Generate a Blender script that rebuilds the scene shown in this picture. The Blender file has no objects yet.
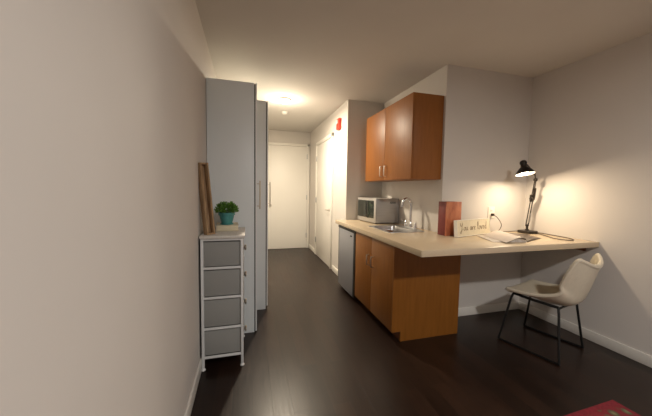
import bpy, bmesh, math, random
from mathutils import Vector, Matrix
random.seed(7)
S = bpy.context.scene
COL = S.collection
PI = math.pi

# ------------------------------------------------------------ materials
def new_mat(name):
    m = bpy.data.materials.new(name); m.use_nodes = True
    nt = m.node_tree
    return m, nt, nt.nodes['Principled BSDF']

def ramp(nt, fac, stops):
    r = nt.nodes.new('ShaderNodeValToRGB')
    els = r.color_ramp.elements
    while len(els) < len(stops): els.new(0.5)
    for e, (p, c) in zip(els, stops):
        e.position = p; e.color = (*c, 1)
    nt.links.new(fac, r.inputs[0])
    return r.outputs[0]

def coords(nt, scale=(1, 1, 1), rot=(0, 0, 0)):
    t = nt.nodes.new('ShaderNodeTexCoord'); mp = nt.nodes.new('ShaderNodeMapping')
    mp.inputs['Scale'].default_value = scale; mp.inputs['Rotation'].default_value = rot
    nt.links.new(t.outputs['Object'], mp.inputs[0])
    return mp.outputs[0]

def noise(nt, vec, scale, detail=3, rough=.5):
    n = nt.nodes.new('ShaderNodeTexNoise')
    n.inputs['Scale'].default_value = scale; n.inputs['Detail'].default_value = detail
    n.inputs['Roughness'].default_value = rough
    nt.links.new(vec, n.inputs['Vector'])
    return n.outputs['Fac']

def bump(nt, b, h, strength, dist=.002):
    n = nt.nodes.new('ShaderNodeBump')
    n.inputs['Strength'].default_value = strength; n.inputs['Distance'].default_value = dist
    nt.links.new(h, n.inputs['Height']); nt.links.new(n.outputs[0], b.inputs['Normal'])

def mat(name, col, rough=.5, metal=0, var=.06, scale=(1, 1, 1), nscale=30, bmp=0, spec=.5, bdist=.002):
    m, nt, b = new_mat(name)
    v = coords(nt, scale)
    f = noise(nt, v, nscale)
    lo = tuple(max(0, c * (1 - var)) for c in col); hi = tuple(min(1, c * (1 + var)) for c in col)
    nt.links.new(ramp(nt, f, [(.3, lo), (.7, hi)]), b.inputs['Base Color'])
    b.inputs['Roughness'].default_value = rough; b.inputs['Metallic'].default_value = metal
    b.inputs['Specular IOR Level'].default_value = spec
    if bmp: bump(nt, b, f, bmp, bdist)
    return m

def wood(name, cols, scale, nscale=4, rough=.4, spec=.5):
    m, nt, b = new_mat(name)
    v = coords(nt, scale)
    f = noise(nt, v, nscale, 6, .6)
    nt.links.new(ramp(nt, f, list(zip((.25, .5, .75), cols))), b.inputs['Base Color'])
    b.inputs['Roughness'].default_value = rough
    b.inputs['Specular IOR Level'].default_value = spec
    return m

def emis(name, col, strength):
    m, nt, b = new_mat(name)
    b.inputs['Base Color'].default_value = (*col, 1)
    b.inputs['Emission Color'].default_value = (*col, 1)
    b.inputs['Emission Strength'].default_value = strength
    return m

def floor_mat():
    m, nt, b = new_mat('espresso_planks')
    v = coords(nt, (1, 1, 1), (0, 0, PI / 2))
    br = nt.nodes.new('ShaderNodeTexBrick')
    br.offset = .37
    br.inputs['Scale'].default_value = 1
    br.inputs['Brick Width'].default_value = 1.2; br.inputs['Row Height'].default_value = .125
    br.inputs['Mortar Size'].default_value = .0015; br.inputs['Mortar Smooth'].default_value = .3
    br.inputs['Bias'].default_value = 0
    br.inputs['Color1'].default_value = (.026, .0125, .0078, 1)
    br.inputs['Color2'].default_value = (.013, .0065, .0042, 1)
    br.inputs['Mortar'].default_value = (.006, .004, .003, 1)
    nt.links.new(v, br.inputs['Vector'])
    v2 = coords(nt, (14, .9, 1))
    f = noise(nt, v2, 5, 6, .65)
    g = ramp(nt, f, [(.3, (.62, .62, .62)), (.7, (1.35, 1.3, 1.25))])
    mx = nt.nodes.new('ShaderNodeMix'); mx.data_type = 'RGBA'; mx.blend_type = 'MULTIPLY'
    mx.inputs[0].default_value = 1
    nt.links.new(br.outputs['Color'], mx.inputs[6]); nt.links.new(g, mx.inputs[7])
    nt.links.new(mx.outputs[2], b.inputs['Base Color'])
    rr = ramp(nt, f, [(.2, (.27, .27, .27)), (.8, (.40, .40, .40))])
    nt.links.new(rr, b.inputs['Roughness'])
    b.inputs['Specular IOR Level'].default_value = .38
    bump(nt, b, br.outputs['Fac'], .25, -.001)
    return m

def fabric_mat(name, col):
    m, nt, b = new_mat(name)
    v = coords(nt)
    w = nt.nodes.new('ShaderNodeTexWave'); w.inputs['Scale'].default_value = 110
    w.bands_direction = 'X'; w.inputs['Distortion'].default_value = 1.5
    w2 = nt.nodes.new('ShaderNodeTexWave'); w2.inputs['Scale'].default_value = 110
    w2.bands_direction = 'Z'; w2.inputs['Distortion'].default_value = 1.5
    nt.links.new(v, w.inputs['Vector']); nt.links.new(v, w2.inputs['Vector'])
    mt = nt.nodes.new('ShaderNodeMath'); mt.operation = 'MULTIPLY'
    nt.links.new(w.outputs['Fac'], mt.inputs[0]); nt.links.new(w2.outputs['Fac'], mt.inputs[1])
    nt.links.new(ramp(nt, mt.outputs[0], [(0, tuple(c * .82 for c in col)), (1, tuple(c * 1.2 for c in col))]), b.inputs['Base Color'])
    b.inputs['Roughness'].default_value = .95
    b.inputs['Specular IOR Level'].default_value = .15
    bump(nt, b, mt.outputs[0], .3, .001)
    return m

def rug_mat():
    m, nt, b = new_mat('rug_pattern')
    v = coords(nt)
    vo = nt.nodes.new('ShaderNodeTexVoronoi'); vo.inputs['Scale'].default_value = 15
    nt.links.new(v, vo.inputs['Vector'])
    c = ramp(nt, vo.outputs['Distance'], [(0, (.30, .24, .12)), (.32, (.10, .10, .05)), (.5, (.20, .016, .022)), (1, (.25, .022, .03))])
    nt.links.new(c, b.inputs['Base Color'])
    b.inputs['Roughness'].default_value = .95
    bump(nt, b, noise(nt, v, 300), .5, .003)
    return m

M = {
    'wall': mat('wall_paint', (.645, .608, .565), .75, var=.012, nscale=3, spec=.25),
    'ceiling': mat('ceiling_paint', (.645, .615, .57), .85, var=.012, nscale=3, spec=.2),
    'trim': mat('trim_paint', (.80, .77, .71), .45, var=.01),
    'door': mat('door_paint', (.84, .81, .75), .42, var=.012, nscale=2),
    'floor': floor_mat(),
    'wardrobe': mat('wardrobe_white', (.85, .90, .91), .4, var=.012, nscale=2),
    'edge': mat('bright_edge', (.90, .92, .92), .35, var=.01),
    'seam': mat('dark_seam', (.03, .03, .03), .7),
    'steel': mat('brushed_steel', (.55, .55, .55), .33, 1, .08, (1, 1, 40), 12),
    'chrome': mat('chrome', (.75, .75, .76), .14, 1, .02),
    'nickel': mat('nickel_bar', (.62, .58, .52), .3, 1, .04),
    'darkmetal': mat('dark_bronze_metal', (.05, .042, .036), .35, .8),
    'black': mat('black_plastic', (.012, .012, .013), .45),
    'blacksteel': mat('black_powder_steel', (.012, .012, .012), .4, .3),
    'fridge': mat('fridge_silver', (.36, .37, .41), .36, .45, .04, (1, 1, 1), 3),
    'mw': mat('microwave_silver', (.46, .445, .43), .36, .35, .06, (1, 1, 20), 6),
    'glass_dark': mat('dark_oven_glass', (.030, .036, .032), .16),
    'panel_dark': mat('control_panel_dark', (.018, .03, .022), .2),
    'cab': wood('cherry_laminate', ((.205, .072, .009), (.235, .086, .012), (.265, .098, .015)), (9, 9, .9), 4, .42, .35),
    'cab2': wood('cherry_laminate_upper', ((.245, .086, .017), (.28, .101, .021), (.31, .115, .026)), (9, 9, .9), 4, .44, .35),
    'cabedge': mat('cherry_dark_edge', (.16, .048, .012), .5),
    'counter': mat('beige_laminate', (.58, .465, .32), .26, var=.05, nscale=160),
    'fabric': fabric_mat('charcoal_fabric', (.34, .34, .325)),
    'white_metal': mat('white_metal', (.74, .75, .75), .4, var=.01),
    'dresser_top': mat('white_ash_board', (.66, .63, .58), .5, var=.06, scale=(10, 1, 1), nscale=8),
    'barn': wood('weathered_brown_wood', ((.20, .12, .065), (.38, .25, .14), (.52, .36, .22)), (18, 18, 1.4), 4, .8, .2),
    'paper': mat('paper_edges', (.74, .66, .48), .9, var=.12, scale=(1, 1, 60), nscale=8),
    'cover': mat('cream_cover', (.72, .64, .48), .7),
    'pot': mat('turquoise_glaze', (.08, .30, .29), .22, var=.18, nscale=14),
    'leaf': mat('leaf_green', (.12, .27, .04), .55, var=.5, nscale=60),
    'soil': mat('soil', (.03, .02, .012), .95),
    'red': mat('strobe_red', (.62, .055, .03), .35),
    'clear': mat('strobe_lens', (.80, .74, .66), .15),
    'chair': mat('cream_leather', (.62, .555, .435), .45, var=.03, nscale=40, bmp=.12),
    'marble': wood('red_brown_marbling', ((.24, .045, .025), (.52, .17, .08), (.66, .28, .14)), (2.0, 2.0, .8), 6, .4),
    'box_side': wood('dark_red_side', ((.10, .014, .016), (.20, .035, .03), (.14, .03, .03)), (3, 3, 1.5), 6, .5),
    'sign': mat('sign_cream', (.72, .64, .47), .6),
    'ink': mat('lettering_brown', (.30, .20, .11), .7),
    'page': mat('magazine_page', (.58, .51, .45), .5, var=.02),
    'print': wood('magazine_print', ((.42, .33, .28), (.62, .56, .50), (.70, .66, .60)), (7, 3, 1), 3, .45),
    'magdark': mat('magazine_dark_picture', (.09, .065, .05), .4, var=.5, nscale=18),
    'cord': mat('brown_cord', (.05, .032, .022), .6),
    'plate': mat('outlet_plastic', (.80, .76, .66), .35),
    'lamp_in': mat('shade_inside_white', (.85, .82, .75), .4),
    'rug': rug_mat(), 'rugedge': mat('rug_red_border', (.24, .016, .026), .95, var=.25, nscale=60, bmp=.4),
    'bulb': emis('bulb_glow', (1, .86, .64), 16),
    'hall_glow': emis('ceiling_diffuser_glow', (1, .84, .60), 11),
    'room_glow': emis('room_diffuser_glow', (1, .86, .70), 12),
}

# ------------------------------------------------------------ mesh helpers
class MB:
    def __init__(s): s.bm = bmesh.new()
    def merge(s, b, mtx=None):
        if mtx is not None: bmesh.ops.transform(b, matrix=mtx, verts=b.verts)
        me = bpy.data.meshes.new('tmp'); b.to_mesh(me); b.free()
        s.bm.from_mesh(me); bpy.data.meshes.remove(me)
        return s
    def box(s, a, b, bev=.003, seg=2, mtx=None):
        t = bmesh.new(); bmesh.ops.create_cube(t, size=1)
        c = [(p + q) / 2 for p, q in zip(a, b)]; d = [abs(q - p) for p, q in zip(a, b)]
        for v in t.verts: v.co = Vector((v.co.x * d[0] + c[0], v.co.y * d[1] + c[1], v.co.z * d[2] + c[2]))
        bev = min(bev, min(d) * .45)
        if bev > 0: bmesh.ops.bevel(t, geom=t.edges[:], offset=bev, segments=seg, affect='EDGES', profile=.5)
        return s.merge(t, mtx)
    def lathe(s, prof, n=28, mtx=None, caps=True):
        t = bmesh.new(); rings = []
        for r, z in prof:
            if r < 1e-5: rings.append([t.verts.new((0, 0, z))])
            else: rings.append([t.verts.new((r * math.cos(2 * PI * k / n), r * math.sin(2 * PI * k / n), z)) for k in range(n)])
        for A, B in zip(rings, rings[1:]):
            for k in range(n):
                k2 = (k + 1) % n
                if len(A) == 1 and len(B) == 1: continue
                if len(A) == 1: t.faces.new((A[0], B[k2], B[k]))
                elif len(B) == 1: t.faces.new((A[k], A[k2], B[0]))
                else: t.faces.new((A[k], A[k2], B[k2], B[k]))
        if caps:
            if len(rings[0]) > 1: t.faces.new(rings[0][::-1])
            if len(rings[-1]) > 1: t.faces.new(rings[-1])
        bmesh.ops.recalc_face_normals(t, faces=t.faces[:])
        return s.merge(t, mtx)
    def tube(s, pts, r, n=10, smooth=0, closed=False):
        P = [Vector(p) for p in pts]
        if smooth: P = catmull(P, smooth, closed)
        t = bmesh.new(); rings = []; N = len(P); up = None
        for i, p in enumerate(P):
            if closed: d = P[(i + 1) % N] - P[i - 1]
            else: d = P[min(i + 1, N - 1)] - P[max(i - 1, 0)]
            d.normalize()
            if up is None:
                up = Vector((0, 0, 1)) if abs(d.z) < .9 else Vector((1, 0, 0))
            a = d.cross(up)
            if a.length < 1e-4: a = d.orthogonal()
            a.normalize(); b = a.cross(d).normalized(); up = b
            rr = r[i * (len(r) - 1) // max(N - 1, 1)] if isinstance(r, (list, tuple)) else r
            rings.append([t.verts.new(p + (a * math.cos(2 * PI * k / n) + b * math.sin(2 * PI * k / n)) * rr) for k in range(n)])
        pairs = list(zip(rings, rings[1:])) + ([(rings[-1], rings[0])] if closed else [])
        for A, B in pairs:
            for k in range(n): t.faces.new((A[k], A[(k + 1) % n], B[(k + 1) % n], B[k]))
        if not closed: t.faces.new(rings[0][::-1]); t.faces.new(rings[-1])
        bmesh.ops.recalc_face_normals(t, faces=t.faces[:])
        return s.merge(t)
    def prism(s, poly, z0, z1, bev=.004, seg=2, mtx=None):
        t = bmesh.new()
        f = t.faces.new([t.verts.new((x, y, z0)) for x, y in poly])
        e = bmesh.ops.extrude_face_region(t, geom=[f])
        for v in e['geom']:
            if isinstance(v, bmesh.types.BMVert): v.co.z = z1
        bmesh.ops.recalc_face_normals(t, faces=t.faces[:])
        if bev: bmesh.ops.bevel(t, geom=t.edges[:], offset=bev, segments=seg, affect='EDGES', profile=.5)
        return s.merge(t, mtx)
    def grid(s, fn, nu, nv, thick=0):
        t = bmesh.new()
        V = [[t.verts.new(fn(i / nu, j / nv)) for i in range(nu + 1)] for j in range(nv + 1)]
        for j in range(nv):
            for i in range(nu): t.faces.new((V[j][i], V[j][i + 1], V[j + 1][i + 1], V[j + 1][i]))
        if thick:
            bmesh.ops.recalc_face_normals(t, faces=t.faces[:])
            bmesh.ops.solidify(t, geom=t.faces[:], thickness=thick)
        return s.merge(t)

def catmull(P, n, closed=False):
    out = []; N = len(P)
    rng = range(N) if closed else range(N - 1)
    for i in rng:
        if closed: p0, p1, p2, p3 = P[i - 1], P[i], P[(i + 1) % N], P[(i + 2) % N]
        else: p0, p1, p2, p3 = P[max(i - 1, 0)], P[i], P[i + 1], P[min(i + 2, N - 1)]
        for k in range(n):
            t = k / n
            out.append(.5 * ((2 * p1) + (p2 - p0) * t + (2 * p0 - 5 * p1 + 4 * p2 - p3) * t * t + (-p0 + 3 * p1 - 3 * p2 + p3) * t ** 3))
    if not closed: out.append(P[-1])
    return out

def wpos(o):
    p = Vector(o.location)
    while o.parent: o = o.parent; p = p + Vector(o.location)
    return p

def obj(name, mb, m, parent=None, origin=None, ang=35):
    """links the mesh as one object; coordinates in mb are world metres"""
    me = bpy.data.meshes.new(name); mb.bm.to_mesh(me); mb.bm.free()
    for p in me.polygons: p.use_smooth = True
    me.set_sharp_from_angle(angle=math.radians(ang))
    me.materials.append(m)
    co = [v.co.copy() for v in me.vertices]
    lo = Vector([min(c[i] for c in co) for i in range(3)]); hi = Vector([max(c[i] for c in co) for i in range(3)])
    org = Vector(origin) if origin else Vector(((lo.x + hi.x) / 2, (lo.y + hi.y) / 2, lo.z))
    me.transform(Matrix.Translation(-org))
    o = bpy.data.objects.new(name, me); COL.objects.link(o)
    if parent:
        o.parent = parent; o.location = org - wpos(parent)
    else: o.location = org
    return o

def tag(o, label, cat, group=None):
    o['label'] = label; o['category'] = cat
    if group: o['group'] = group
    return o

def thing(name, label, cat, loc, group=None):
    o = bpy.data.objects.new(name, None); COL.objects.link(o); o.location = loc
    o.empty_display_size = .1
    return tag(o, label, cat, group)

def struct(name, mb, m, parent=None):
    o = obj(name, mb, m, parent)
    if not parent: o['kind'] = 'structure'
    return o

def copy_tree(o, parent=None):
    c = o.copy(); COL.objects.link(c)
    if parent: c.parent = parent
    for ch in list(o.children): copy_tree(ch, c)
    return c

# ------------------------------------------------------------ dimensions
H = 1.40
XL, XR = -.353, 3.16
YD = 2.55          # wall behind the desk
YF = 6.51          # entry wall
YB = -3.2          # wall behind the viewer
XK = 2.00          # kitchen wall
YN = 3.95          # wall behind the fridge niche
XH = 1.42          # hall wall
ZC = 2.715
ZT = .952           # counter top

# ------------------------------------------------------------ setting
struct('floor', MB().box((XL - .15, YB - .15, -.12), (XR + .15, YF + .15, 0), 0), M['floor'])
struct('ceiling', MB().box((XL - .15, YB - .15, ZC), (XR + .15, YF + .15, ZC + .12), 0), M['ceiling'])
struct('wall_left', MB().box((XL - .15, YB - .15, 0), (XL, YF + .15, ZC), 0), M['wall'])
struct('wall_right', MB().box((XR, YB - .15, 0), (XR + .15, YD + .1, ZC), 0), M['wall'])
struct('wall_behind', MB().box((XL, YB - .15, 0), (XR, YB, ZC), 0), M['wall'])
struct('wall_desk', MB().box((XK, YD, 0), (XR, YD + .15, ZC), 0), M['wall'])
struct('wall_kitchen', MB().box((XK, YD + .15, 0), (XK + .15, YN, ZC), 0), M['wall'])
struct('wall_hall', MB().box((XH, YN, 0), (XK + .15, YF, ZC), 0), M['wall'])
struct('wall_entry', MB().box((XL, YF, 0), (XK + .15, YF + .15, ZC), 0), M['wall'])

def baseboard(name, a, b, mb=None):
    o = struct(name, MB().box(a, b, .004), M['trim'])
bh, bt = .095, .014
baseboard('baseboard_left', (XL, YB, 0), (XL + bt, 2.70, bh))
baseboard('baseboard_right', (XR - bt, YB, 0), (XR, YD - bt, bh))
baseboard('baseboard_desk', (XK + .002, YD - bt, 0), (XR, YD, bh))
baseboard('baseboard_behind', (XL + bt, YB, 0), (XR - bt, YB + bt, bh))
baseboard('baseboard_hall', (XH - bt, YN + .005, 0), (XH, 4.56, bh))
baseboard('baseboard_hall_end', (XH - bt, 5.92, 0), (XH, YF - bt, bh))

# entry door on the far wall (flush slab with frame)
d1 = struct('door_1', MB().box((.44, YF - .010, .006), (1.345, YF + .0, 2.38), .003), M['door'])
fr = MB()
fr.box((.385, YF - .028, 0), (.437, YF, 2.44), .004)
fr.box((1.348, YF - .028, 0), (1.400, YF, 2.44), .004)
fr.box((.385, YF - .028, 2.385), (1.400, YF, 2.44), .004)
obj('door_frame', fr, M['trim'], d1)
for z in (.25, 1.15, 2.1):
    obj('hinge', MB().box((1.334, YF - .034, z), (1.354, YF - .008, z + .11), .003), M['steel'], d1)
kn = MB().lathe([(.028, 0), (.028, .006), (.010, .010), (.010, .04), (.024, .048), (.028, .062), (.018, .075), (0, .078)], 24,
                Matrix.Translation((.50, YF - .010, 1.02)) @ Matrix.Rotation(PI / 2, 4, 'X'))
obj('door_knob', kn, M['nickel'], d1)

# closet door on the hall wall
y0, y1 = 4.64, 5.84
d2 = struct('door_2', MB().box((XH - .010, y0 + .062, .006), (XH, y1 - .062, 2.30), .003), M['door'])
fr = MB()
fr.box((XH - .026, y0, 0), (XH, y0 + .058, 2.37), .004)
fr.box((XH - .026, y1 - .058, 0), (XH, y1, 2.37), .004)
fr.box((XH - .026, y0, 2.305), (XH, y1, 2.37), .004)
obj('door_frame', fr, M['trim'], d2)
for z in (.28, 1.12, 1.98):
    obj('hinge', MB().box((XH - .034, y1 - .074, z), (XH - .008, y1 - .050, z + .11), .003), M['steel'], d2)
hd = MB().lathe([(.026, 0), (.026, .008), (.010, .012), (.010, .048)], 20,
                Matrix.Translation((XH - .010, 4.80, 1.03)) @ Matrix.Rotation(-PI / 2, 4, 'Y'))
hd.tube([(XH - .055, 4.79, 1.03), (XH - .060, 4.85, 1.032), (XH - .058, 4.92, 1.028)], .009, 10, 4)
obj('lever_handle', hd, M['nickel'], d2)

# ------------------------------------------------------------ ceiling fittings
t = thing('ceiling_light', 'small round lit flush ceiling light in the hallway', 'ceiling light', (.52, 4.23, ZC), 'flush ceiling lights')
obj('mounting_ring', MB().lathe([(.092, ZC), (.098, ZC - .008), (.094, ZC - .022), (.075, ZC - .024)], 36, Matrix.Translation((.52, 4.23, 0))), M['trim'], t)
obj('diffuser', MB().lathe([(.076, ZC - .020), (.074, ZC - .036), (.055, ZC - .052), (.028, ZC - .060), (0, ZC - .062)], 36, Matrix.Translation((.52, 4.23, 0))), M['hall_glow'], t)

t = thing('smoke_detector', 'small white round smoke detector on the hallway ceiling beyond the lit lamp', 'smoke detector', (.62, 4.93, ZC))
obj('base_plate', MB().lathe([(.062, ZC), (.064, ZC - .010), (.060, ZC - .014)], 32, Matrix.Translation((.62, 4.93, 0))), M['trim'], t)
obj('sensor_cap', MB().lathe([(.052, ZC - .013), (.050, ZC - .028), (.036, ZC - .038), (.012, ZC - .040), (0, ZC - .040)], 32, Matrix.Translation((.62, 4.93, 0))), M['trim'], t)

RL = (1.45, -.60)
t = thing('ceiling_light', 'wide round flush ceiling light over the open room, out of the picture', 'ceiling light', (RL[0], RL[1], ZC), 'flush ceiling lights')
obj('mounting_ring', MB().lathe([(.16, ZC), (.165, ZC - .012), (.155, ZC - .03), (.13, ZC - .032)], 36, Matrix.Translation((RL[0], RL[1], 0))), M['trim'], t)
obj('diffuser', MB().lathe([(.135, ZC - .03), (.13, ZC - .05), (.09, ZC - .07), (.04, ZC - .078), (0, ZC - .08)], 36, Matrix.Translation((RL[0], RL[1], 0))), M['room_glow'], t)

# fire strobe
t = thing('fire_alarm_strobe', 'small red wall alarm strobe high on the hallway wall corner', 'fire alarm', (XH, 4.31, 2.34))
def strobe_plate(x, s):
    mb = MB(); t_ = bmesh.new()
    pts = []
    for k in range(40):
        a = 2 * PI * k / 40
        yy = math.cos(a); zz = math.sin(a)
        yy = math.copysign(abs(yy) ** .45, yy) * (.088 - .020 * math.exp(-(zz * 2.6) ** 2)); zz = math.copysign(abs(zz) ** .6, zz) * .090
        pts.append((yy * s, zz * s))
    A = [t_.verts.new((XH, 4.31 + y, 2.435 + z)) for y, z in pts]
    B = [t_.verts.new((XH - x * .7, 4.31 + y, 2.435 + z)) for y, z in pts]
    C = [t_.verts.new((XH - x, 4.31 + y * .86, 2.435 + z * .93)) for y, z in pts]
    for P, Q in ((A, B), (B, C)):
        for k in range(40): t_.faces.new((P[k], P[(k + 1) % 40], Q[(k + 1) % 40], Q[k]))
    t_.faces.new(A); t_.faces.new(C)
    bmesh.ops.recalc_face_normals(t_, faces=t_.faces[:])
    return mb.merge(t_)
obj('housing', strobe_plate(.045, 1), M['red'], t)
obj('strobe_lens', MB().box((XH - .062, 4.282, 2.438), (XH - .042, 4.338, 2.498), .008, 3), M['clear'], t)
gr = MB()
for k in range(5): gr.box((XH - .050, 4.282, 2.372 + k * .012), (XH - .043, 4.338, 2.378 + k * .012), .002)
obj('speaker_grille', gr, M['red'], t)

# ------------------------------------------------------------ wardrobes
def wardrobe(label, ya, yb, xc, xd, zt, bot):
    t = thing('wardrobe', label, 'wardrobe', ((XL + xd) / 2, (ya + yb) / 2, 0), 'white wardrobes along the left wall')
    c = MB(); th = .018
    x0 = XL + .004
    c.box((x0, ya, 0), (xc, ya + th, zt), .0015)
    c.box((x0, yb - th, 0), (xc, yb, zt), .0015)
    c.box((x0, ya + th, zt - th), (xc, yb - th, zt), .0015)
    c.box((x0, ya + th, .06), (xc, yb - th, .06 + th), .0015)
    c.box((x0, ya + th, .0), (x0 + .006, yb - th, zt - th), 0)
    for z in (.55, 1.0, 1.45, 1.9): c.box((x0 + .006, ya + th, z), (xc - .03, yb - th, z + th), 0)
    c.box((xc - .045, ya + th, 0), (xc - .03, yb - th, .06), 0)
    obj('carcass', c, M['wardrobe'], t)
    ym = (ya + yb) / 2
    yh = yb - .30 if bot else ym
    d = obj('door', MB().box((xc + .010, ya + .001, bot + .01), (xd, yb - .001, zt - .001), .0015), M['edge'], t)
    h = MB()
    yh = ya + .19
    h.tube([(xd + .036, yh, 1.19), (xd + .036, yh, 1.475)], .008, 12)
    for z in (1.22, 1.445): h.tube([(xd - .001, yh, z), (xd + .036, yh, z)], .0045, 10)
    obj('handle', h, M['nickel'], d)
    s = MB().box((xc, ya + .004, .0), (xc + .010, yb - .004, zt - .01), 0)
    obj('door_gap_shade', s, M['seam'], t)  # dark strip filling the open door gap, its shade put in as colour
wardrobe('tall white wardrobe directly behind the fabric drawer tower', 2.73, 3.232, .062, .086, 2.366, .0)
wardrobe('tall white deeper wardrobe standing farther down the hall, behind the first', 3.238, 3.84, .200, .224, 2.366, .03)

# ------------------------------------------------------------ drawer tower
X0, X1, Y0, Y1 = -.338, -.032, 2.222, 2.680
t = thing('drawer_tower', 'narrow white metal tower with four grey fabric drawers against left wall', 'drawer unit', ((X0 + X1) / 2, (Y0 + Y1) / 2, 0))
fm = MB(); pw = .020
for x in (X0, X1 - pw):
    for y in (Y0, Y1 - pw): fm.box((x, y, .022), (x + pw, y + pw, 1.018), .004)
zs = [.088, .312, .552, .782, 1.0]
for z in zs:
    for y in (Y0 + .003, Y1 - .017): fm.box((X0 + .01, y, z), (X1 - .01, y + .014, z + .018), .003)
    for x in (X0 + .003, X1 - .017): fm.box((x, Y0 + .01, z), (x + .014, Y1 - .01, z + .018), .003)
obj('frame', fm, M['white_metal'], t)
for x in (X0 + pw / 2, X1 - pw / 2):
    for y in (Y0 + pw / 2, Y1 - pw / 2):
        obj('levelling_foot', MB().lathe([(.016, 0), (.017, .006), (.011, .012), (.008, .024)], 18, Matrix.Translation((x, y, 0))), M['white_metal'], t)
obj('top_board', MB().box((X0 - .007, Y0 - .012, 1.018), (X1 + .012, Y1 + .012, 1.040), .005, 3), M['dresser_top'], t)
for i in range(4):
    za, zb = zs[i] + .020, zs[i + 1] - .006
    d = MB()
    d.box((X0 + .012, Y0 + .018, za), (X1 - .002, Y1 - .018, zb - .004), .006, 2)
    dr = obj('drawer', d, M['fabric'], t)
    # inset fabric side faces the viewer between the posts
    k = MB().lathe([(.010, 0), (.010, .008), (.020, .011), (.024, .018), (.020, .025), (0, .027)], 20,
                   Matrix.Translation((X1 - .003, (Y0 + Y1) / 2 - .06, (za + zb) / 2 + .012)) @ Matrix.Rotation(PI / 2, 4, 'Y'))
    obj('knob', k, M['nickel'], dr)

# ------------------------------------------------------------ things on the tower
ZB = 1.0405
# upright weathered wooden trough leaning to the wall
t = thing('wooden_trough', 'tall weathered brown wooden trough stood upright against the left wall', 'wooden tray', (-.29, 2.325, ZB))
tilt = Matrix.Translation((-.258, 2.275, ZB)) @ Matrix.Rotation(math.radians(-5), 4, 'Y') @ Matrix.Rotation(math.radians(-48), 4, 'Z')
L = .548
obj('base_board', MB().box((-.058, -.022, .012), (-.048, .022, L - .012), .003, 2, tilt), M['barn'], t)
obj('side_board', MB().box((-.058, -.036, .0), (-.010, -.022, L), .003, 2, tilt), M['barn'], t)
obj('side_board', MB().box((-.058, .022, .0), (-.010, .036, L), .003, 2, tilt), M['barn'], t)
obj('end_board', MB().box((-.056, -.022, .0), (-.012, .022, .014), .003, 2, tilt), M['barn'], t)
obj('end_board', MB().box((-.056, -.022, L - .014), (-.012, .022, L), .003, 2, tilt), M['barn'], t)

# cream book under the plant
t = thing('closed_book', 'thick cream book lying flat under the turquoise plant pot', 'book', (-.163, 2.52, ZB))
bmx = Matrix.Translation((-.166, 2.54, ZB)) @ Matrix.Rotation(math.radians(4), 4, 'Z')
obj('page_block', MB().box((-.082, -.098, .004), (.084, .098, .046), .003, 2, bmx), M['paper'], t)
cv = MB().box((-.086, -.102, 0), (.088, .102, .004), .001, 1, bmx).box((-.086, -.102, .046), (.088, .102, .050), .001, 1, bmx)
cv.box((-.088, -.102, .0), (-.083, .102, .050), .001, 1, bmx)
obj('cover', cv, M['cover'], t)

# plant
px, py, pz = -.168, 2.49, ZB + .0505
t = thing('potted_plant', 'small bushy green plant in a turquoise glazed pot on the cream book', 'potted plant', (px, py, pz))
T = Matrix.Translation((px, py, pz))
obj('saucer', MB().lathe([(.040, 0), (.052, .004), (.054, .012), (.046, .012), (.038, .006), (0, .006)], 32, T), M['pot'], t)
obj('pot', MB().lathe([(.036, .007), (.044, .015), (.056, .058), (.060, .078), (.067, .080), (.068, .104), (.060, .104), (.056, .088), (0, .086)], 36, T), M['pot'], t)
obj('soil', MB().lathe([(.056, .086), (.056, .094), (.03, .099), (0, .100)], 24, T), M['soil'], t)
lf = MB(); b = lf.bm
for i in range(1100):
    a = random.uniform(0, 2 * PI); e = random.uniform(-.35, .95) ; r = random.uniform(.45, 1)
    ce = math.sqrt(max(0, 1 - e * e * .9))
    c = Vector((px + .088 * r * math.cos(a) * ce, py + .086 * r * math.sin(a) * ce, pz + .116 + .062 * e * r + .008))
    d = Vector((math.cos(a) * ce + random.uniform(-.6, .6), math.sin(a) * ce + random.uniform(-.6, .6), e + random.uniform(-.3, .9))).normalized()
    s_ = d.cross(Vector((random.uniform(-1, 1), random.uniform(-1, 1), random.uniform(-1, 1)))).normalized()
    n_ = d.cross(s_)
    l, w = random.uniform(.013, .022), random.uniform(.0045, .008)
    vs = [b.verts.new(c), b.verts.new(c + d * l * .5 + s_ * w + n_ * .001), b.verts.new(c + d * l), b.verts.new(c + d * l * .5 - s_ * w + n_ * .001), b.verts.new(c + d * l * .5 - n_ * .002)]
    for q in ((0, 1, 4), (1, 2, 4), (2, 3, 4), (3, 0, 4)): b.faces.new([vs[j] for j in q])
fo = obj('foliage', lf, M['leaf'], t)
fo['label'] = 'dense small green leaves'
st = MB()
for i in range(26):
    a = random.uniform(0, 2 * PI); r = random.uniform(.02, .078); h = random.uniform(.02, .05)
    st.tube([(px + r * .3 * math.cos(a), py + r * .3 * math.sin(a), pz + .092), (px + r * .8 * math.cos(a), py + r * .8 * math.sin(a), pz + .10 + h * .7), (px + r * math.cos(a), py + r * math.sin(a), pz + .10 + h)], .0014, 5)
obj('stems', st, M['leaf'], t)

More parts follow.
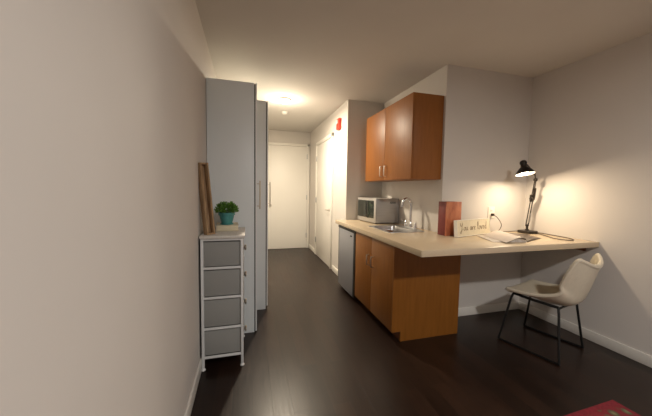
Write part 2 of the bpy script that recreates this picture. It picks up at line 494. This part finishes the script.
# ------------------------------------------------------------ mini fridge
FX, FY0, FY1, FZ = 1.275, 3.175, 3.835, .888
t = thing('mini_fridge', 'low silver-grey fridge with black sides tucked under the counter end', 'fridge', ((FX + XK) / 2, (FY0 + FY1) / 2, 0))
obj('cabinet_body', MB().box((FX + .030, FY0 + .002, .035), (XK - .05, FY1 - .002, FZ), .006), M['black'], t)
dr = MB()
prof = []
n = 10
for k in range(n + 1):
    u = k / n; prof.append((FX - .012 + .010 * (2 * u - 1) ** 2 + .002, FY0 + .028 + (FY1 - FY0 - .028) * u))
prof += [(FX + .020, FY1), (FX + .020, FY0 + .028)]
dr.prism(prof, .050, FZ - .028, .003)
fd = obj('door', dr, M['fridge'], t)
obj('badge', MB().box((FX - .012, 3.29, .805), (FX - .006, 3.34, .820), .001), M['black'], fd)
obj('door_cap', MB().box((FX - .008, FY0 + .001, FZ - .027), (FX + .050, FY1 - .001, FZ + .002), .003), M['black'], fd)
obj('door_gasket', MB().box((FX - .002, FY0 + .003, .05), (FX + .030, FY1 - .012, FZ - .028), .001), M['black'], fd)
for y in (FY0 + .05, FY1 - .05):
    for x in (FX + .10, XK - .12): obj('foot', MB().lathe([(.02, 0), (.02, .012), (.012, .014), (.012, .04)], 16, Matrix.Translation((x, y, 0))), M['black'], t)

# ------------------------------------------------------------ base cabinet (the sink cabinet)
CX, CY0, CY1, CZ = 1.290, 2.230, 3.160, ZT - .050
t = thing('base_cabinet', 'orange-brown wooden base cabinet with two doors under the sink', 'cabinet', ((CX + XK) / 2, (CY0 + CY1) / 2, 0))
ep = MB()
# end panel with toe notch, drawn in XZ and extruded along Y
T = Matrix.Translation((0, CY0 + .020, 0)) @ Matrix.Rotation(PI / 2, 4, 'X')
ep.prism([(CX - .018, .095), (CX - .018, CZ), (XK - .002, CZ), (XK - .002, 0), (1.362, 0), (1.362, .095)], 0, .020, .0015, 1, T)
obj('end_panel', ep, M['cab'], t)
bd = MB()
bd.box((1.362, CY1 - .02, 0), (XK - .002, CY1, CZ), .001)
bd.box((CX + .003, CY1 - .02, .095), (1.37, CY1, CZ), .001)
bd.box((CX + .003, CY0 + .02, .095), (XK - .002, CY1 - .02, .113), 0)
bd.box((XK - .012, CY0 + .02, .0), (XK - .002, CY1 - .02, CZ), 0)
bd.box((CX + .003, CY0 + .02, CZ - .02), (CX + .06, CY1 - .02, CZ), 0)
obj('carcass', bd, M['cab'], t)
obj('toe_kick', MB().box((1.366, CY0 + .02, 0), (1.380, CY1 - .02, .094), 0), M['cabedge'], t)
YM = 2.705
for a, b_ in ((CY0 + .022, YM - .0015), (YM + .0015, CY1 - .001)):
    d = obj('door', MB().box((CX - .018, a, .098), (CX, b_, CZ - .008), .0015), M['cab'], t)
    yh = YM - .050 if b_ < YM else YM + .055
    h = MB()
    zt_, zb_ = (.705, .588)
    h.tube([(CX - .0185, yh, zt_), (CX - .045, yh, zt_ - .004), (CX - .048, yh, zt_ - .012), (CX - .048, yh, zb_ + .012), (CX - .045, yh, zb_ + .004), (CX - .0185, yh, zb_)], .0055, 10)
    obj('handle', h, M['nickel'], d)

# ------------------------------------------------------------ counter + desk (one continuous worktop)
SX0, SX1, SY0, SY1 = 1.46, 1.86, 2.66, 3.18      # sink cut-out
poly = [(1.256, YN - .001), (1.256, 1.808), (1.262, 1.802), (XR - .001, 1.802), (XR - .001, YD - .001), (XK - .001, YD - .001), (XK - .001, YN - .001)]
ct = MB().prism(poly, ZT - .050, ZT, .002)
ct_me = bpy.data.meshes.new('t'); ct.bm.to_mesh(ct_me); ct_o = bpy.data.objects.new('t', ct_me); COL.objects.link(ct_o)
cu = MB().box((SX0, SY0, ZT - .2), (SX1, SY1, ZT + .2), .0)
cu_me = bpy.data.meshes.new('c'); cu.bm.to_mesh(cu_me); cu_o = bpy.data.objects.new('c', cu_me); COL.objects.link(cu_o)
mo = ct_o.modifiers.new('b', 'BOOLEAN'); mo.object = cu_o; mo.operation = 'DIFFERENCE'; mo.solver = 'EXACT'
bpy.context.view_layer.update()
ev = ct_o.evaluated_get(bpy.context.evaluated_depsgraph_get())
res = MB(); res.bm.from_mesh(ev.to_mesh()); ev.to_mesh_clear()
ct.bm.free(); cu.bm.free()
bpy.data.objects.remove(ct_o); bpy.data.objects.remove(cu_o)
wt = thing('worktop', 'long beige laminate worktop running from the fridge to the desk corner', 'countertop', (1.9, 2.2, ZT - .05))
obj('slab', res, M['counter'], wt)
tag(obj('support_cleat', MB().box((XR - .030, 1.90, ZT - .105), (XR - .001, YD - .02, ZT - .0505), .003), M['cabedge']), 'dark wooden support strip on the right wall under the desk end', 'bracket')

# sink
t = thing('sink', 'stainless steel drop-in sink basin set in the beige worktop', 'sink', ((SX0 + SX1) / 2, (SY0 + SY1) / 2, ZT - .16))
def rrect(cx, cy, hx, hy, r, n=5):
    out = []
    for sx, sy, a0 in ((1, 1, 0), (-1, 1, PI / 2), (-1, -1, PI), (1, -1, 3 * PI / 2)):
        for k in range(n + 1):
            a = a0 + PI / 2 * k / n
            out.append((cx + sx * (hx - r) + r * math.cos(a), cy + sy * (hy - r) + r * math.sin(a)))
    return out
sb = bmesh.new(); cx, cy, hx, hy = (SX0 + SX1) / 2, (SY0 + SY1) / 2, (SX1 - SX0) / 2, (SY1 - SY0) / 2
rings = []
for dx, r, z, dl in ((.020, .04, ZT + .0005, 0), (.019, .04, ZT + .006, 0), (.004, .035, ZT + .007, 0), (-.022, .045, ZT + .002, 1), (-.028, .05, ZT - .02, 1), (-.036, .055, ZT - .13, 1), (-.06, .05, ZT - .150, 1), (-.15, .03, ZT - .154, 1)):
    # wider steel deck at the back where the faucet stands
    rings.append([sb.verts.new((x - (.022 if dl else 0), y, z)) for x, y in rrect(cx, cy, hx + dx - (.022 if dl else 0), hy + dx, r)])
for A, B in zip(rings, rings[1:]):
    for k in range(len(A)): sb.faces.new((A[k], A[(k + 1) % len(A)], B[(k + 1) % len(A)], B[k]))
sb.faces.new(rings[-1])
bmesh.ops.recalc_face_normals(sb, faces=sb.faces[:])
m_ = MB(); m_.merge(sb)
obj('basin', m_, M['steel'], t)
obj('drain', MB().lathe([(.034, 0), (.034, .004), (.022, .004), (.018, .0), (0, 0)], 24, Matrix.Translation((cx - .02, cy, ZT - .1535))), M['chrome'], t)

# faucet
fx, fy, fz = 1.895, 2.965, ZT + .0065
t = thing('faucet', 'tall chrome gooseneck faucet with two lever handles behind the sink', 'faucet', (fx, fy, fz))
dp = MB(); dp.prism(rrect(fx, fy, .028, .125, .027), fz, fz + .016, .004)
obj('deck_plate', dp, M['chrome'], t)
sp = MB().lathe([(.024, 0), (.024, .03), (.017, .045), (.014, .06)], 24, Matrix.Translation((fx, fy, fz + .016)))
sp.tube([(fx, fy, fz + .07), (fx, fy, fz + .27), (fx - .012, fy, fz + .318), (fx - .045, fy, fz + .345), (fx - .085, fy, fz + .340), (fx - .112, fy, fz + .310), (fx - .118, fy, fz + .268)], .0155, 16, 5)
sp.lathe([(.0155, 0), (.018, .002), (.018, .020), (.0155, .022)], 20, Matrix.Translation((fx - .118, fy, fz + .250)))
obj('spout', sp, M['chrome'], t)
for sgn in (-1, 1):
    h = MB().lathe([(.022, 0), (.022, .012), (.015, .028), (.017, .045), (.010, .055), (0, .056)], 22, Matrix.Translation((fx, fy + sgn * .10, fz + .016)))
    h.tube([(fx, fy + sgn * .10, fz + .060), (fx - .02, fy + sgn * .125, fz + .070), (fx - .035, fy + sgn * .155, fz + .074)], [.006, .007, .009], 10, 3)
    obj('lever', h, M['chrome'], t)

# ------------------------------------------------------------ microwave
mX0, mX1, mY0, mY1, mZ0 = 1.592, 1.965, 3.385, 3.905, ZT + .012
mZ1 = mZ0 + .325
t = thing('microwave', 'silver microwave oven with dark glass door on the counter by the sink', 'microwave', ((mX0 + mX1) / 2, (mY0 + mY1) / 2, ZT))
obj('casing', MB().box((mX0 + .030, mY0, mZ0), (mX1, mY1, mZ1), .005), M['mw'], t)
fp = []
for k in range(13):
    u = k / 12; fp.append((mX0 + .012 * (2 * u - 1) ** 2, mY0 - .001 + (mY1 - mY0 + .002) * u))
def bowed(ya, yb, za, zb, off, th=.030, nn=10):
    q = []
    for k in range(nn + 1):
        y = ya + (yb - ya) * k / nn; u = (y - mY0) / (mY1 - mY0)
        q.append((mX0 + .014 * (2 * u - 1) ** 2 - off, y))
    return q + [(mX0 + th, yb), (mX0 + th, ya)]
ff = MB().prism(bowed(mY0, mY1, 0, 0, 0), mZ0, mZ1, .003)
obj('front_frame', ff, M['mw'], t)
dd = obj('door', MB().prism(bowed(mY0 + .168, mY1 - .015, 0, 0, .004), mZ0 + .060, mZ1 - .030, .002), M['glass_dark'], t)
hh = MB().tube([(mX0 + .001, mY0 + .185, mZ0 + .06), (mX0 - .022, mY0 + .187, mZ0 + .09), (mX0 - .022, mY0 + .187, mZ1 - .07), (mX0 + .001, mY0 + .185, mZ1 - .04)], .006, 10, 4)
obj('handle', hh, M['black'], dd)
cp = obj('control_panel', MB().prism(bowed(mY0 + .045, mY0 + .165, 0, 0, .004), mZ0 + .060, mZ1 - .030, .002), M['panel_dark'], t)
bt_ = MB()
for i in range(4):
    for j in range(3): bt_.box((mX0 + .0005, mY0 + .060 + j * .033, mZ0 + .075 + i * .034), (mX0 + .010, mY0 + .084 + j * .033, mZ0 + .097 + i * .034), .002)
obj('buttons', bt_, M['black'], cp)
obj('display', MB().box((mX0 + .0005, mY0 + .060, mZ1 - .075), (mX0 + .010, mY0 + .150, mZ1 - .045), .001), M['black'], cp)
for x in (mX0 + .05, mX1 - .04):
    for y in (mY0 + .05, mY1 - .05): obj('foot', MB().lathe([(.014, 0), (.014, .012)], 14, Matrix.Translation((x, y, ZT))), M['black'], t)
t.rotation_euler = (0, 0, math.radians(5))
vt = MB()
for k in range(9): vt.box((mX1 - .14 + k * .010, mY0 - .0012, mZ1 - .07), (mX1 - .135 + k * .010, mY0 + .002, mZ1 - .04), 0)
obj('side_vent', vt, M['seam'], t)

# ------------------------------------------------------------ upper cabinet
UX, UY0, UY1, UZ0, UZ1 = 1.630, 2.580, 3.740, 1.525, 2.405
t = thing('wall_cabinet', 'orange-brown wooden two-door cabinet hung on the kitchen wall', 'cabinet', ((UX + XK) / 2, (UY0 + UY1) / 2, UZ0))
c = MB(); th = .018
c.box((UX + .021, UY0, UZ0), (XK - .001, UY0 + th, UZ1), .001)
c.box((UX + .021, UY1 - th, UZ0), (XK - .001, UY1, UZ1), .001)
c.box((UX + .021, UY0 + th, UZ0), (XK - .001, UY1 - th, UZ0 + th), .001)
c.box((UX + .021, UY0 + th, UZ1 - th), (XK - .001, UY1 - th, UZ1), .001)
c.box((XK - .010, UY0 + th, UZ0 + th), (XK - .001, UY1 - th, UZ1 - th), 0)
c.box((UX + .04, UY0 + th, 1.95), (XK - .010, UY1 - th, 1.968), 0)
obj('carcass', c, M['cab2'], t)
UM = 3.175
obj('light_block_strip', MB().box((UX + .14, UY1, UZ0), (UX + .155, YN - .002, UZ1), 0), M['cab2'], t)  # added unseen strip, keeps hall lamp light from leaking past the cabinet end
for a, b_ in ((UY0, UM - .0015), (UM + .0015, UY1)):
    d = obj('door', MB().box((UX, a, UZ0), (UX + .019, b_, UZ1), .0015), M['cab2'], t)
    yh = UM - .055 if b_ < UM else UM + .055
    h = MB().tube([(UX - .0005, yh, UZ0 + .175), (UX - .028, yh, UZ0 + .170), (UX - .030, yh, UZ0 + .160), (UX - .030, yh, UZ0 + .060), (UX - .028, yh, UZ0 + .050), (UX - .0005, yh, UZ0 + .045)], .0055, 10)
    obj('handle', h, M['nickel'], d)

# ------------------------------------------------------------ things on the desk
ZD = ZT + .0005
# red-brown upright box
t = thing('upright_box', 'reddish brown marbled upright block at the kitchen wall corner', 'box', (1.97, 2.45, ZD))
bx = Matrix.Translation((1.915, 2.36, ZD)) @ Matrix.Rotation(math.radians(5), 4, 'Z')
obj('front_board', MB().box((.0, .0, 0), (.192, .014, .345), .002, 2, bx), M['marble'], t)
obj('box_body', MB().box((.0, .0145, 0), (.190, .115, .343), .002, 2, bx), M['box_side'], t)

# sign
ang = math.radians(19)
sx, sy = 1.965, 2.255
t = thing('box_sign', 'cream wooden box sign with handwritten lettering leaning by the marbled block', 'sign', (2.25, 2.37, ZD))
SM = Matrix.Translation((sx, sy, ZD + .003)) @ Matrix.Rotation(math.atan2(.155, .545), 4, 'Z') @ Matrix.Rotation(math.radians(-5), 4, 'X')
SW, SH = .590, .165
obj('board', MB().box((.004, .003, .002), (SW - .004, .030, SH - .002), .001, 1, SM), M['sign'], t)
fm = MB()
fm.box((0, 0, 0), (SW, .034, .006), .001, 1, SM).box((0, 0, SH - .006), (SW, .034, SH), .001, 1, SM)
fm.box((0, 0, .006), (.006, .034, SH - .006), .001, 1, SM).box((SW - .006, 0, .006), (SW, .034, SH - .006), .001, 1, SM)
obj('edge_frame', fm, M['plate'], t)
# handwritten words, in letter units (x, z), x-height 1
G = {
 'Y': (1.9, [[(.1, 2.2), (.25, 1.5), (.6, 1.2), (1.0, 1.6), (1.25, 2.25)], [(1.25, 2.25), (1.0, .9), (.7, -.3), (.3, -.8), (.1, -.4), (.7, .1), (1.6, .35)]]),
 'o': (1.2, [[(.9, .9), (.5, 1.0), (.15, .6), (.25, .1), (.6, 0), (.95, .4), (.85, .9), (1.3, .75)]]),
 'u': (1.3, [[(.1, .9), (.15, .2), (.5, 0), (.85, .4), (.95, 1.0), (.95, .2), (1.3, .1)]]),
 'a': (1.3, [[(.9, .85), (.5, 1.0), (.15, .5), (.35, 0), (.75, .2), (.95, .95), (.95, .15), (1.3, .1)]]),
 'r': (1.0, [[(.1, .9), (.2, 0), (.25, .6), (.55, .95), (.85, .85)]]),
 'e': (1.1, [[(.1, .45), (.6, .55), (.75, .85), (.45, 1.0), (.15, .5), (.35, .02), (.9, .2)]]),
 'l': (.8, [[(.1, .3), (.5, 1.5), (.5, 2.2), (.25, 2.1), (.2, 1.0), (.3, .1), (.75, .15)]]),
 'v': (1.2, [[(.1, .95), (.35, .1), (.5, .05), (.85, .95), (1.2, .85)]]),
 'd': (1.3, [[(.85, .85), (.5, 1.0), (.15, .5), (.4, 0), (.8, .3), (1.0, 1.5), (1.05, 2.2), (.9, .9), (.95, .1), (1.3, .1)]]),
 ' ': (.9, []),
}
cxw = 0; txt = 'You are loved'
tot = sum(G[ch][0] for ch in txt); k_ = (SW - .12) / tot; xh = k_ * 1.15
for ch in txt:
    w, strokes = G[ch]
    wr = MB()
    for s_ in strokes:
        pts = [SM @ Vector((.055 + (cxw + x) * k_, .0022, .058 + z * xh)) for x, z in s_]
        wr.tube(pts, .0022, 6, 5)
    if strokes: obj('letter', wr, M['ink'], t)
    cxw += w

# outlet + cords
t = thing('wall_outlet', 'white wall outlet above the desk with a black plug in it', 'outlet', (2.665, YD, 1.11))
obj('cover_plate', MB().box((2.618, YD - .007, 1.105), (2.708, YD, 1.235), .003, 3), M['plate'], t)
for z in (1.130, 1.177):
    so = obj('socket', MB().box((2.645, YD - .010, z), (2.681, YD - .006, z + .034), .004, 3), M['trim'], t)
    sl = MB().box((2.654, YD - .0108, z + .012), (2.6565, YD - .0095, z + .024), 0).box((2.669, YD - .0108, z + .012), (2.6715, YD - .0095, z + .024), 0)
    obj('slots', sl, M['seam'], so)

LB = (2.995, 2.370)
t = thing('lamp_cord', 'brown power cord from wall outlet looping over the desk to the lamp', 'cord', (2.9, 2.45, ZD))
obj('plug', MB().box((2.651, YD - .042, 1.132), (2.675, YD - .010, 1.160), .004, 2), M['cord'], t)
r = .0038
zc = ZD + r
c = MB().tube([(2.663, YD - .038, 1.140), (2.690, YD - .060, 1.120), (2.745, YD - .070, 1.04), (2.730, YD - .060, .975), (2.690, YD - .055, zc + .004), (2.72, YD - .060, zc), (2.85, YD - .060, zc), (3.0, YD - .045, zc), (3.11, 2.49, zc),
               (3.135, 2.36, zc), (3.115, 2.20, zc), (3.08, 2.03, zc), (3.02, 1.925, zc), (2.94, 1.915, zc), (2.90, 2.00, zc), (2.96, 2.12, zc), (3.03, 2.24, zc), (LB[0] + .078, 2.36, zc + .002)], r, 8, 8)
obj('cable', c, M['cord'], t)

# open magazine
t = thing('open_magazine', 'open magazine with pale curled pages lying on the desk under the lamp', 'magazine', (2.52, 2.18, ZD))
spA, spB = Vector((2.44, 1.93, 0)), Vector((2.62, 2.34, 0))
def mag_half(A, B, C, D, fn, name, m_):
    t_ = bmesh.new(); nu, nv = 22, 5
    top = [[None] * (nu + 1) for _ in range(nv + 1)]; bot = [[None] * (nu + 1) for _ in range(nv + 1)]
    for j in range(nv + 1):
        for i in range(nu + 1):
            u, v = i / nu, j / nv
            p = (A * (1 - u) + B * u) * (1 - v) + (D * (1 - u) + C * u) * v
            top[j][i] = t_.verts.new((p.x, p.y, ZD + fn(u, v))); bot[j][i] = t_.verts.new((p.x, p.y, ZD))
    for j in range(nv):
        for i in range(nu):
            t_.faces.new((top[j][i], top[j][i + 1], top[j + 1][i + 1], top[j + 1][i]))
            t_.faces.new((bot[j][i], bot[j + 1][i], bot[j + 1][i + 1], bot[j][i + 1]))
    for j in range(nv):
        t_.faces.new((top[j][0], top[j + 1][0], bot[j + 1][0], bot[j][0])); t_.faces.new((top[j][nu], bot[j][nu], bot[j + 1][nu], top[j + 1][nu]))
    for i in range(nu):
        t_.faces.new((top[0][i], bot[0][i], bot[0][i + 1], top[0][i + 1])); t_.faces.new((top[nv][i], top[nv][i + 1], bot[nv][i + 1], bot[nv][i]))
    bmesh.ops.recalc_face_normals(t_, faces=t_.faces[:])
    m2 = MB(); m2.merge(t_)
    return obj(name, m2, m_, t)
mag_half(Vector((2.12, 1.99, 0)), spA, spB, Vector((2.25, 2.305, 0)), lambda u, v: .004 + .024 * math.sin(PI * u ** 1.7) ** 1.3, 'left_pages', M['print'])
mag_half(spA, Vector((2.78, 2.06, 0)), Vector((2.88, 2.28, 0)), spB, lambda u, v: .004 + .012 * math.sin(PI * min(1, u * 1.0) ** .6), 'right_pages', M['magdark'])
# one page lifted off the left stack
def lift(u, v):
    A, B, C, D = spA, Vector((2.17, 1.90, 0)), Vector((2.30, 2.275, 0)), spB
    p = (A * (1 - u) + B * u) * (1 - v) + (D * (1 - u) + C * u) * v
    p.z = ZD + .010 + .034 * math.sin(PI * min(1, u ** .62)) + .004 * (1 - u); return p
obj('lifted_page', MB().grid(lift, 22, 5, .0006), M['page'], t)

# ------------------------------------------------------------ desk lamp
t = thing('desk_lamp', 'dark articulated desk lamp, lit, standing near the desk corner', 'desk lamp', (LB[0], LB[1], ZD))
lx, ly = LB
obj('base', MB().prism(rrect(lx, ly, .078, .078, .040, 6), ZD, ZD + .030, .007, 3), M['darkmetal'], t)
lx -= .01
obj('swivel_post', MB().lathe([(.020, 0), (.020, .012), (.011, .018), (.011, .050), (.016, .052), (.016, .068), (0, .070)], 20, Matrix.Translation((lx, ly, ZD + .030))), M['darkmetal'], t)
J0 = Vector((lx - .005, ly, ZD + .080)); J1 = Vector((lx + .045, ly + .0, 1.335)); J2 = Vector((lx + .000, ly - .06, 1.54)); HD = Vector((2.770, 2.275, 1.672))
off = Vector((0, .016, 0)); ox = Vector((.016, 0, 0))
for s_ in (-1, 1):
    obj('lower_arm_rod', MB().tube([J0 + ox * s_, J1 + ox * s_], .0055, 10), M['darkmetal'], t)
    obj('upper_arm_rod', MB().tube([J1 + ox * s_ * .8, J2 + ox * s_ * .5], .0050, 10), M['darkmetal'], t)
sg = MB()
d = (J1 - J0); N = 130
pts = []
a1 = d.normalized().orthogonal().normalized(); a2 = d.normalized().cross(a1)
for k in range(N + 1):
    u = .12 + .34 * k / N; an = k / N * 2 * PI * 16
    pts.append(J0 + d * u - off + (a1 * math.cos(an) + a2 * math.sin(an)) * .008)
obj('spring', sg.tube(pts, .0022, 5), M['steel'], t)
sg = MB().tube([J1 + (J2 - J1) * .05 + Vector((.008, -.012, 0)), J1 + (J2 - J1) * .55 + Vector((.004, -.010, 0))], [.013, .013], 12)
obj('upper_spring_cover', sg, M['darkmetal'], t)
jb = MB().box((J1.x - .028, J1.y - .010, J1.z - .035), (J1.x + .020, J1.y + .010, J1.z + .045), .006, 3)
jb.lathe([(.020, -.017), (.022, -.013), (.022, .013), (.020, .017)], 20, Matrix.Translation(J1) @ Matrix.Rotation(PI / 2, 4, 'X'))
obj('elbow_joint', jb, M['darkmetal'], t)
jb = MB().lathe([(.016, -.012), (.018, -.009), (.018, .009), (.016, .012)], 20, Matrix.Translation(J2) @ Matrix.Rotation(PI / 2, 4, 'X'))
jb.tube([J2, J2 + Vector((-.05, -.02, .07)), HD + Vector((.03, .008, .035))], .006, 10, 4)
obj('head_joint', jb, M['darkmetal'], t)
# shade: axis tilted, opening down and a little toward the room
HM = Matrix.Translation(HD) @ Matrix.Rotation(math.radians(-14), 4, 'X')
out = [(0, .066), (.018, .064), (.027, .056), (.030, .040), (.028, .018), (.032, -.006), (.050, -.024), (.070, -.048), (.082, -.070), (.086, -.082)]
inn = [(.0835, -.082), (.079, -.070), (.067, -.049), (.047, -.027), (.028, -.010), (.020, -.008), (0, -.008)]
sh = obj('lamp_shade', MB().lathe(out + inn[:1], 40, HM, caps=False), M['darkmetal'], t)
obj('shade_lining', MB().lathe(inn, 40, HM, caps=False), M['lamp_in'], sh)
vent = MB()
for k in range(10):
    a = 2 * PI * k / 10
    vent.box((-.003, .0285, .026), (.003, .0325, .046), 0, 1, HM @ Matrix.Rotation(a, 4, 'Z'))
obj('vent_slots', vent, M['seam'], sh)
bu = MB().lathe([(.012, -.009), (.014, -.024), (.022, -.036), (.032, -.050), (.035, -.062), (.030, -.072), (.018, -.079), (0, -.0815)], 24, HM)
bulb = obj('bulb', bu, M['bulb'], t)

# ------------------------------------------------------------ chair
CH = Vector((2.616, 1.885, 0)); CA = math.radians(15.5)
t = thing('desk_chair', 'cream bucket chair with black metal sled legs at the desk', 'chair', CH)
CM = Matrix.Translation(CH) @ Matrix.Rotation(CA, 4, 'Z'); CS = CM @ Matrix.Translation((.005, -.015, .0))
# side profile of the centre line: (y, z), front of seat to top of back
prof = [(.225, .472), (.212, .488), (.15, .482), (.04, .466), (-.08, .450), (-.17, .452), (-.235, .490), (-.268, .570), (-.298, .680), (-.320, .770), (-.334, .842), (-.338, .865)]
PP = catmull([Vector((0, y, z)) for y, z in prof], 4)
def shell(u, v):
    k = v * (len(PP) - 1); i = min(int(k), len(PP) - 2); p = PP[i].lerp(PP[i + 1], k - i)
    s_ = 2 * u - 1
    w = .225 + .012 * math.sin(PI * min(1, v * 1.6))            # half width
    back = min(1, max(0, (v - .42) / .25)); back = back * back * (3 - 2 * back)
    top = max(0, (v - .78) / .22)
    w = w * (1 - .10 * top)
    side = abs(s_) ** 2.6
    mid = math.exp(-((v - .50) / .20) ** 2)
    x = s_ * w * (1 - .05 * mid * side)
    z = p.z + side * (.012 + .105 * mid) - .055 * (1 - abs(s_) ** 1.5) * top ** 1.5
    y = p.y + side * back * (.085 - .03 * top) + side * .0
    if v < .08:
        y -= side * .04 * (1 - v / .08)
    return CS @ Vector((x, y, z))
def shell_mesh():
    t_ = bmesh.new(); nu, nv = 28, 44
    V = [[t_.verts.new(shell(i / nu, j / nv)) for i in range(nu + 1)] for j in range(nv + 1)]
    for j in range(nv):
        for i in range(nu): t_.faces.new((V[j][i], V[j + 1][i], V[j + 1][i + 1], V[j][i + 1]))
    bmesh.ops.recalc_face_normals(t_, faces=t_.faces[:])
    t_.normal_update()
    me = bpy.data.meshes.new('s'); t_.to_mesh(me); t_.free()
    o = bpy.data.objects.new('s', me); COL.objects.link(o)
    so = o.modifiers.new('s', 'SOLIDIFY'); so.thickness = .030; so.offset = 0
    bv = o.modifiers.new('b', 'BEVEL'); bv.width = .010; bv.segments = 3; bv.limit_method = 'ANGLE'; bv.angle_limit = math.radians(50)
    bpy.context.view_layer.update()
    ev = o.evaluated_get(bpy.context.evaluated_depsgraph_get())
    r_ = MB(); r_.bm.from_mesh(ev.to_mesh()); ev.to_mesh_clear()
    bpy.data.objects.remove(o)
    return r_
obj('seat_shell', shell_mesh(), M['chair'], t, ang=60)
# piping along the shell rim
rim = [shell(1, j / 40) for j in range(0, 41)] + [shell(1 - i / 24, 1) for i in range(1, 25)] + [shell(0, 1 - j / 40) for j in range(1, 41)] + [shell(i / 24, 0) for i in range(1, 24)]
obj('piping', MB().tube(rim, .0175, 8, closed=True), M['chair'], t)
def cl(x, y, z): return CM @ Vector((x, y, z))
for s_ in (-1, 1):
    xf, xb = s_ * .252, s_ * .215
    obj('leg', MB().tube([cl(s_ * .185, .160, .462), cl(s_ * .200, .172, .42), cl(xf, .236, .012)], .0095, 12), M['blacksteel'], t)
    obj('leg', MB().tube([cl(s_ * .175, -.180, .440), cl(s_ * .190, -.190, .40), cl(xf, -.234, .012)], .0095, 12), M['blacksteel'], t)
    obj('sled_runner', MB().tube([cl(xf, .240, .016), cl(xf, .232, .010), cl(xf, .0, .010), cl(xf, -.230, .010), cl(xf, -.240, .016)], .0098, 12), M['blacksteel'], t)
    obj('seat_rail', MB().tube([cl(s_ * .185, .162, .462), cl(s_ * .180, .0, .450), cl(s_ * .175, -.182, .446)], .012, 12), M['blacksteel'], t)
for y, x, z in ((.162, .185, .460), (-.182, .175, .438)):
    obj('crossbar', MB().tube([cl(-x, y, z), cl(0, y, z - .006), cl(x, y, z)], .009, 12), M['blacksteel'], t)

# ------------------------------------------------------------ rug
ra = math.radians(2)
t = thing('area_rug', 'red patterned rug, its corner showing on the dark floor by the chair', 'rug', (1.7, .35, 0))
RM = Matrix.Translation((2.385, 1.215, 0)) @ Matrix.Rotation(ra, 4, 'Z')
obj('border', MB().box((-1.6, -2.2, .001), (0, 0, .009), .003, 2, RM), M['rugedge'], t)
obj('field', MB().box((-1.56, -2.16, .0085), (-.035, -.035, .0105), .001, 1, RM), M['rug'], t)

# ------------------------------------------------------------ lights
def light(name, kind, loc, energy, col, size=.1, rot=None, **kw):
    l = bpy.data.lights.new(name, kind); l.energy = energy; l.color = col
    if kind == 'AREA': l.shape = 'DISK'; l.size = size
    else: l.shadow_soft_size = size
    for k, v in kw.items(): setattr(l, k, v)
    o = bpy.data.objects.new(name, l); COL.objects.link(o); o.location = loc
    if rot: o.rotation_euler = rot
    return o
light('hall_lamp_light', 'POINT', (.52, 4.23, ZC - .22), 13, (1, .86, .66), .04)
light('hall_lamp_down_light', 'AREA', (.52, 4.23, ZC - .075), 66, (1, .86, .66), .14, (0, 0, 0))
light('room_lamp_light', 'AREA', (RL[0], RL[1], ZC - .095), 66, (1, .965, .925), .22, (0, 0, 0))
bp = HM @ Vector((0, 0, -.101))
light('desk_lamp_light', 'AREA', HM @ Vector((0, 0, -.0835)), 7.5, (1, .80, .56), .05, (math.radians(-14), 0, 0))
light('desk_lamp_side_light', 'POINT', HM @ Vector((.0, 0, -.0835)), 1.4, (1, .80, .56), .001)
bulb.visible_shadow = True

w = bpy.data.worlds.new('World'); S.world = w; w.use_nodes = True
w.node_tree.nodes['Background'].inputs[0].default_value = (.5, .55, .6, 1)
w.node_tree.nodes['Background'].inputs[1].default_value = 0.0

# ------------------------------------------------------------ camera
cam = bpy.data.cameras.new('camera'); co = bpy.data.objects.new('camera', cam); COL.objects.link(co)
S.camera = co
f, yaw, pit, rol = 280.139, .273765, .0663175, .016455
cy_, sy_, cp_, sp_ = math.cos(yaw), math.sin(yaw), math.cos(pit), math.sin(pit)
fwd = Vector((sy_ * cp_, cy_ * cp_, -sp_)); r0 = Vector((cy_, -sy_, 0)); u0 = r0.cross(fwd)
rt = r0 * math.cos(rol) + u0 * math.sin(rol); up = -r0 * math.sin(rol) + u0 * math.cos(rol)
mw = Matrix((rt, up, -fwd)).transposed().to_4x4(); mw.translation = (0, 0, H)
co.matrix_world = mw
cam.sensor_width = 36; cam.lens = f / 652 * 36; cam.clip_start = .02
S.view_settings.view_transform = 'Standard'; S.view_settings.look = 'None'
S.view_settings.exposure = 0; S.view_settings.gamma = 1
